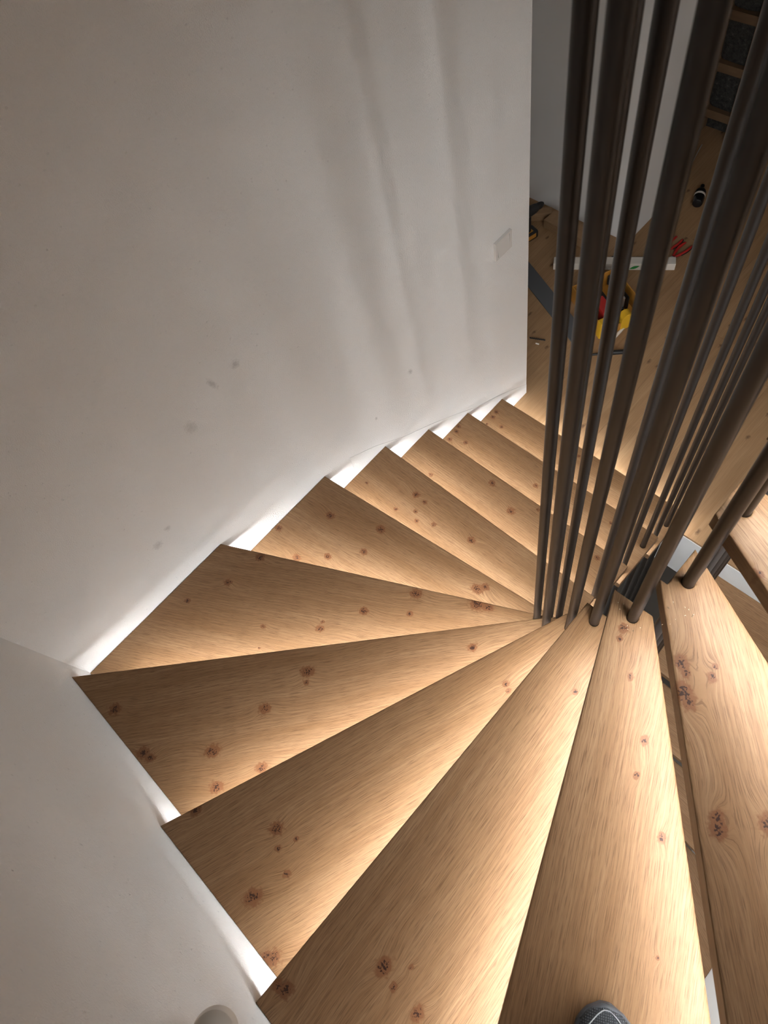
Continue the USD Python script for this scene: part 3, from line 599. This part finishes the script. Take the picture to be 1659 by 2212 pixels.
# long white carton with a printed green leaf
L0, L1 = np.array([-.425, 3.167]), np.array([.152, 3.539]); LL = float(np.linalg.norm(L1 - L0))
ct = thing('carton', 'long narrow white carton with a green leaf print, on the floor behind the caddy', 'carton', (*L0, 0), ang(*(L1 - L0)))
obj('box', rbox(0, LL, 0, .055, 0, .048, .002), white, ct, smooth=30)
def leaf_shape(x0, z0, ln, wd, a):
    t = np.linspace(0, math.pi, 24); c = np.c_[ln * t / math.pi, wd * np.sin(t) ** 1.2]; c = np.vstack([c, np.c_[c[::-1, 0], -c[::-1, 1]]])
    ca, sa = math.cos(a), math.sin(a); c = c @ np.array([[ca, sa], [-sa, ca]]) + (x0, z0)
    m = trimesh.creation.extrude_polygon(Polygon(c).buffer(0), .0006, engine='earcut'); m.vertices = m.vertices[:, [0, 2, 1]] * (1, -1, 1); m.invert(); return m
lf = cat([leaf_shape(.435, .008, .062, .010, .42), leaf_shape(.435, .008, .085, .011, math.pi - .42)])
obj('leaf_print', lf, leaf_green, ct)

gb = thing('board', 'narrow dark grey board lying on the oak floor beside the wall end', 'board', (.035, 2.768, 0), ang(-.565, .235))
obj('plank_piece', rbox(0, .80, -.100, 0, 0, .010, .002), grey_board_mat, gb, smooth=30)
held('hole_saw', 'small steel hole saw lying on the dark grey board', 'hole saw', [('cup', tm(m3.Manifold.cylinder(.022, .016, .016, 32) - m3.Manifold.cylinder(.03, .013, .013, 32).translate((0, 0, .004))), steel)], (-.022, 2.862, .0105))
pb = thing('pry_bar', 'black steel pry bar lying on the oak floor in front of the caddy', 'pry bar', (.125, 2.765, 0), ang(.227, .2))
obj('shaft', tube_path([(x_, 0, .010) for x_ in np.linspace(0, .27, 8)], [.006, .007, .008, .009, .009, .009, .008, .008]), dark_steel, pb, smooth=True)
obj('grip', rbox(.10, .20, -.012, .012, 0, .024, .008), black, pb, smooth=35)
obj('hook', tube_path([(.27 + .018 * math.sin(t), .018 - .018 * math.cos(t), .010) for t in np.linspace(0, 3.6, 16)], .004), steel, pb, smooth=True)
held('drill_bit', 'thin dark drill bit on the floor close to the white wall end', 'drill bit', [('shank', tube_path([(x_, .0015 * math.sin(x_ * 500), .0045) for x_ in np.linspace(0, .09, 40)], .004, 8), dark_steel)], (-.218, 2.677, 0), ang(.081, .036))
held('plug', 'pale wall plug on the floor beside the drill bit', 'wall plug', [('body', tube_path([(0, 0, .005), (.02, 0, .005)], .004, 10), white)], (-.165, 2.665, 0), 15)

def pair_of_pliers(label, loc, rot, spread):
    t = thing('pliers', label, 'pliers', loc, rot, 'red handled pliers behind the carton')
    obj('jaw', rbox(-.012, .012, -.055, 0, 0, .014, .004), steel, t, smooth=35)
    for sgn in (-1, 1):
        pth = [(sgn * (.006 + spread * math.sin(q * 2.2)), .005 + .125 * q, .009) for q in np.linspace(0, 1, 12)]
        obj('handle', tube_path(pth, [.007] * 3 + [.0085] * 7 + [.007, .005], 10), red, t, smooth=True)
        obj('grip_edge', tube_path([(x_ + sgn * .006, y_, .007) for x_, y_, _ in pth[3:]], .005, 8), black, t, smooth=True)
    return t
pair_of_pliers('right of the two red handled pliers behind the white carton', (.093, 3.615, 0), -8, .020)
pair_of_pliers('left of the two red handled pliers, half behind a tube', (.032, 3.63, 0), -4, .017)
cs = thing('chisel', 'black wood chisel lying behind the white carton', 'chisel', (-.19, 3.415, 0), ang(.84, .54))
obj('handle', tube_path([(x_, 0, .016) for x_ in np.linspace(0, .11, 10)], [.008, .013, .015, .015, .014, .014, .015, .015, .012, .009]), black, cs, smooth=True)
obj('blade', rbox(.10, .26, -.010, .010, .010, .016, .002), dark_steel, cs, smooth=30)
sd = thing('screwdriver', 'black screwdriver with a ball grip leaning against the carton', 'screwdriver', (-.385, 3.262, 0), ang(.25, -.35))
obj('shaft', tube_path([(0.03, 0, .13), (.10, 0, .015)], .0035, 8), dark_steel, sd, smooth=True)
bg = trimesh.creation.icosphere(3, .020); bg.apply_scale((1, 1, 1.15)); bg.apply_translation((.018, 0, .15)); obj('ball_grip', bg, black, sd, smooth=True)

dr = thing('cordless_drill', 'black cordless drill with an orange battery label beside the white wall end', 'cordless drill', (-.712, 3.285, 0), 75)
obj('battery', rbox(-.06, .06, -.035, .035, 0, .058, .010), black, dr, smooth=35)
obj('battery_label', rbox(-.040, .040, -.0365, -.034, .016, .046, .001), orange, dr, smooth=35)
obj('battery_label', rbox(-.040, .030, -.022, .022, .0575, .0592, .0006), orange, dr, smooth=35)
obj('grip', rbox(-.022, .020, -.018, .018, .052, .18, .012), black, dr, smooth=35)
obj('motor_housing', tube_path([(x_, 0, .20) for x_ in np.linspace(-.07, .07, 8)], [.02, .028, .031, .031, .031, .030, .028, .022], 20), black, dr, smooth=40)
obj('chuck', tube_path([(x_, 0, .20) for x_ in np.linspace(.07, .115, 6)], [.020, .021, .021, .019, .016, .010], 20), dark_steel, dr, smooth=40)
wb = held('wood_block', 'pale brown timber offcut lying by the grey partition', 'wood offcut', [('block', rbox(-.17, .17, -.05, .05, 0, .062, .003), offcut)], (-.515, 3.455, 0), -3)
held('wood_block', 'short rough timber offcut propped by the drill, left of the longer offcut', 'wood offcut', [('block', rbox(-.065, .065, -.028, .028, 0, .055, .003), offcut)], (-.752, 3.475, 0), 35)
bt = thing('bottle', 'black glossy bottle lying on the far oak floor with a white label', 'bottle', (-.018, 4.02, 0), ang(-.05, .13))
obj('body', tube_path([(x_, 0, .032) for x_ in (0, .004, .02, .10, .115, .125, .16)], [.02, .028, .032, .032, .026, .014, .012], 24), plain('bottle_black', (.008, .008, .009), .12), bt, smooth=40)
obj('label', tube_path([(x_, 0, .032) for x_ in (.060, .062, .074, .076)], [.0322, .0326, .0326, .0322], 24), white, bt, smooth=40)
held('charger', 'small black charger with a cable on the far oak floor', 'charger', [('body', rbox(-.03, .03, -.05, .05, 0, .045, .008), black), ('cord', tube_path([(.0, .05 + .3 * q, .006 + .004 * math.sin(q * 9)) for q in np.linspace(0, 1, 24)], .0028, 6), plain('cord_grey', (.35, .33, .3), .5))], (-.215, 4.165, 0), 12)

# pale wood shavings left around the tube feet
rg = np.random.default_rng(8); curls = []
for (u, v, k, n_, sp) in [(1482, 1316, 11, 7, 16), (1446, 1342, 11, 3, 8), (1368, 1362, 10, 4, 12), (1335, 1306, 10, 3, 7), (1392, 1196, 2, 3, 8), (1540, 1120, 12, 2, 6), (1400, 1170, 2, 2, 5)]:
    for _ in range(n_):
        c = unproject(u + rg.normal(0, sp), v + rg.normal(0, sp * .6), k * H); a = rg.uniform(0, 6.28); L_ = rg.uniform(.0012, .0034)
        curls.append(tube_path([(c[0] + math.cos(a + q * .3) * L_ * q, c[1] + math.sin(a + q * .3) * L_ * q, k * H + .0007 + .0012 * math.sin(q * 3)) for q in np.linspace(0, 1, 6)], .00045, 5))
sv = obj('wood_shavings', cat(curls), plain('shaving', (.50, .40, .28), .7)); tag(sv, 'tiny pale wood shavings scattered around the feet of the tubes', 'wood shavings', None, 'stuff')
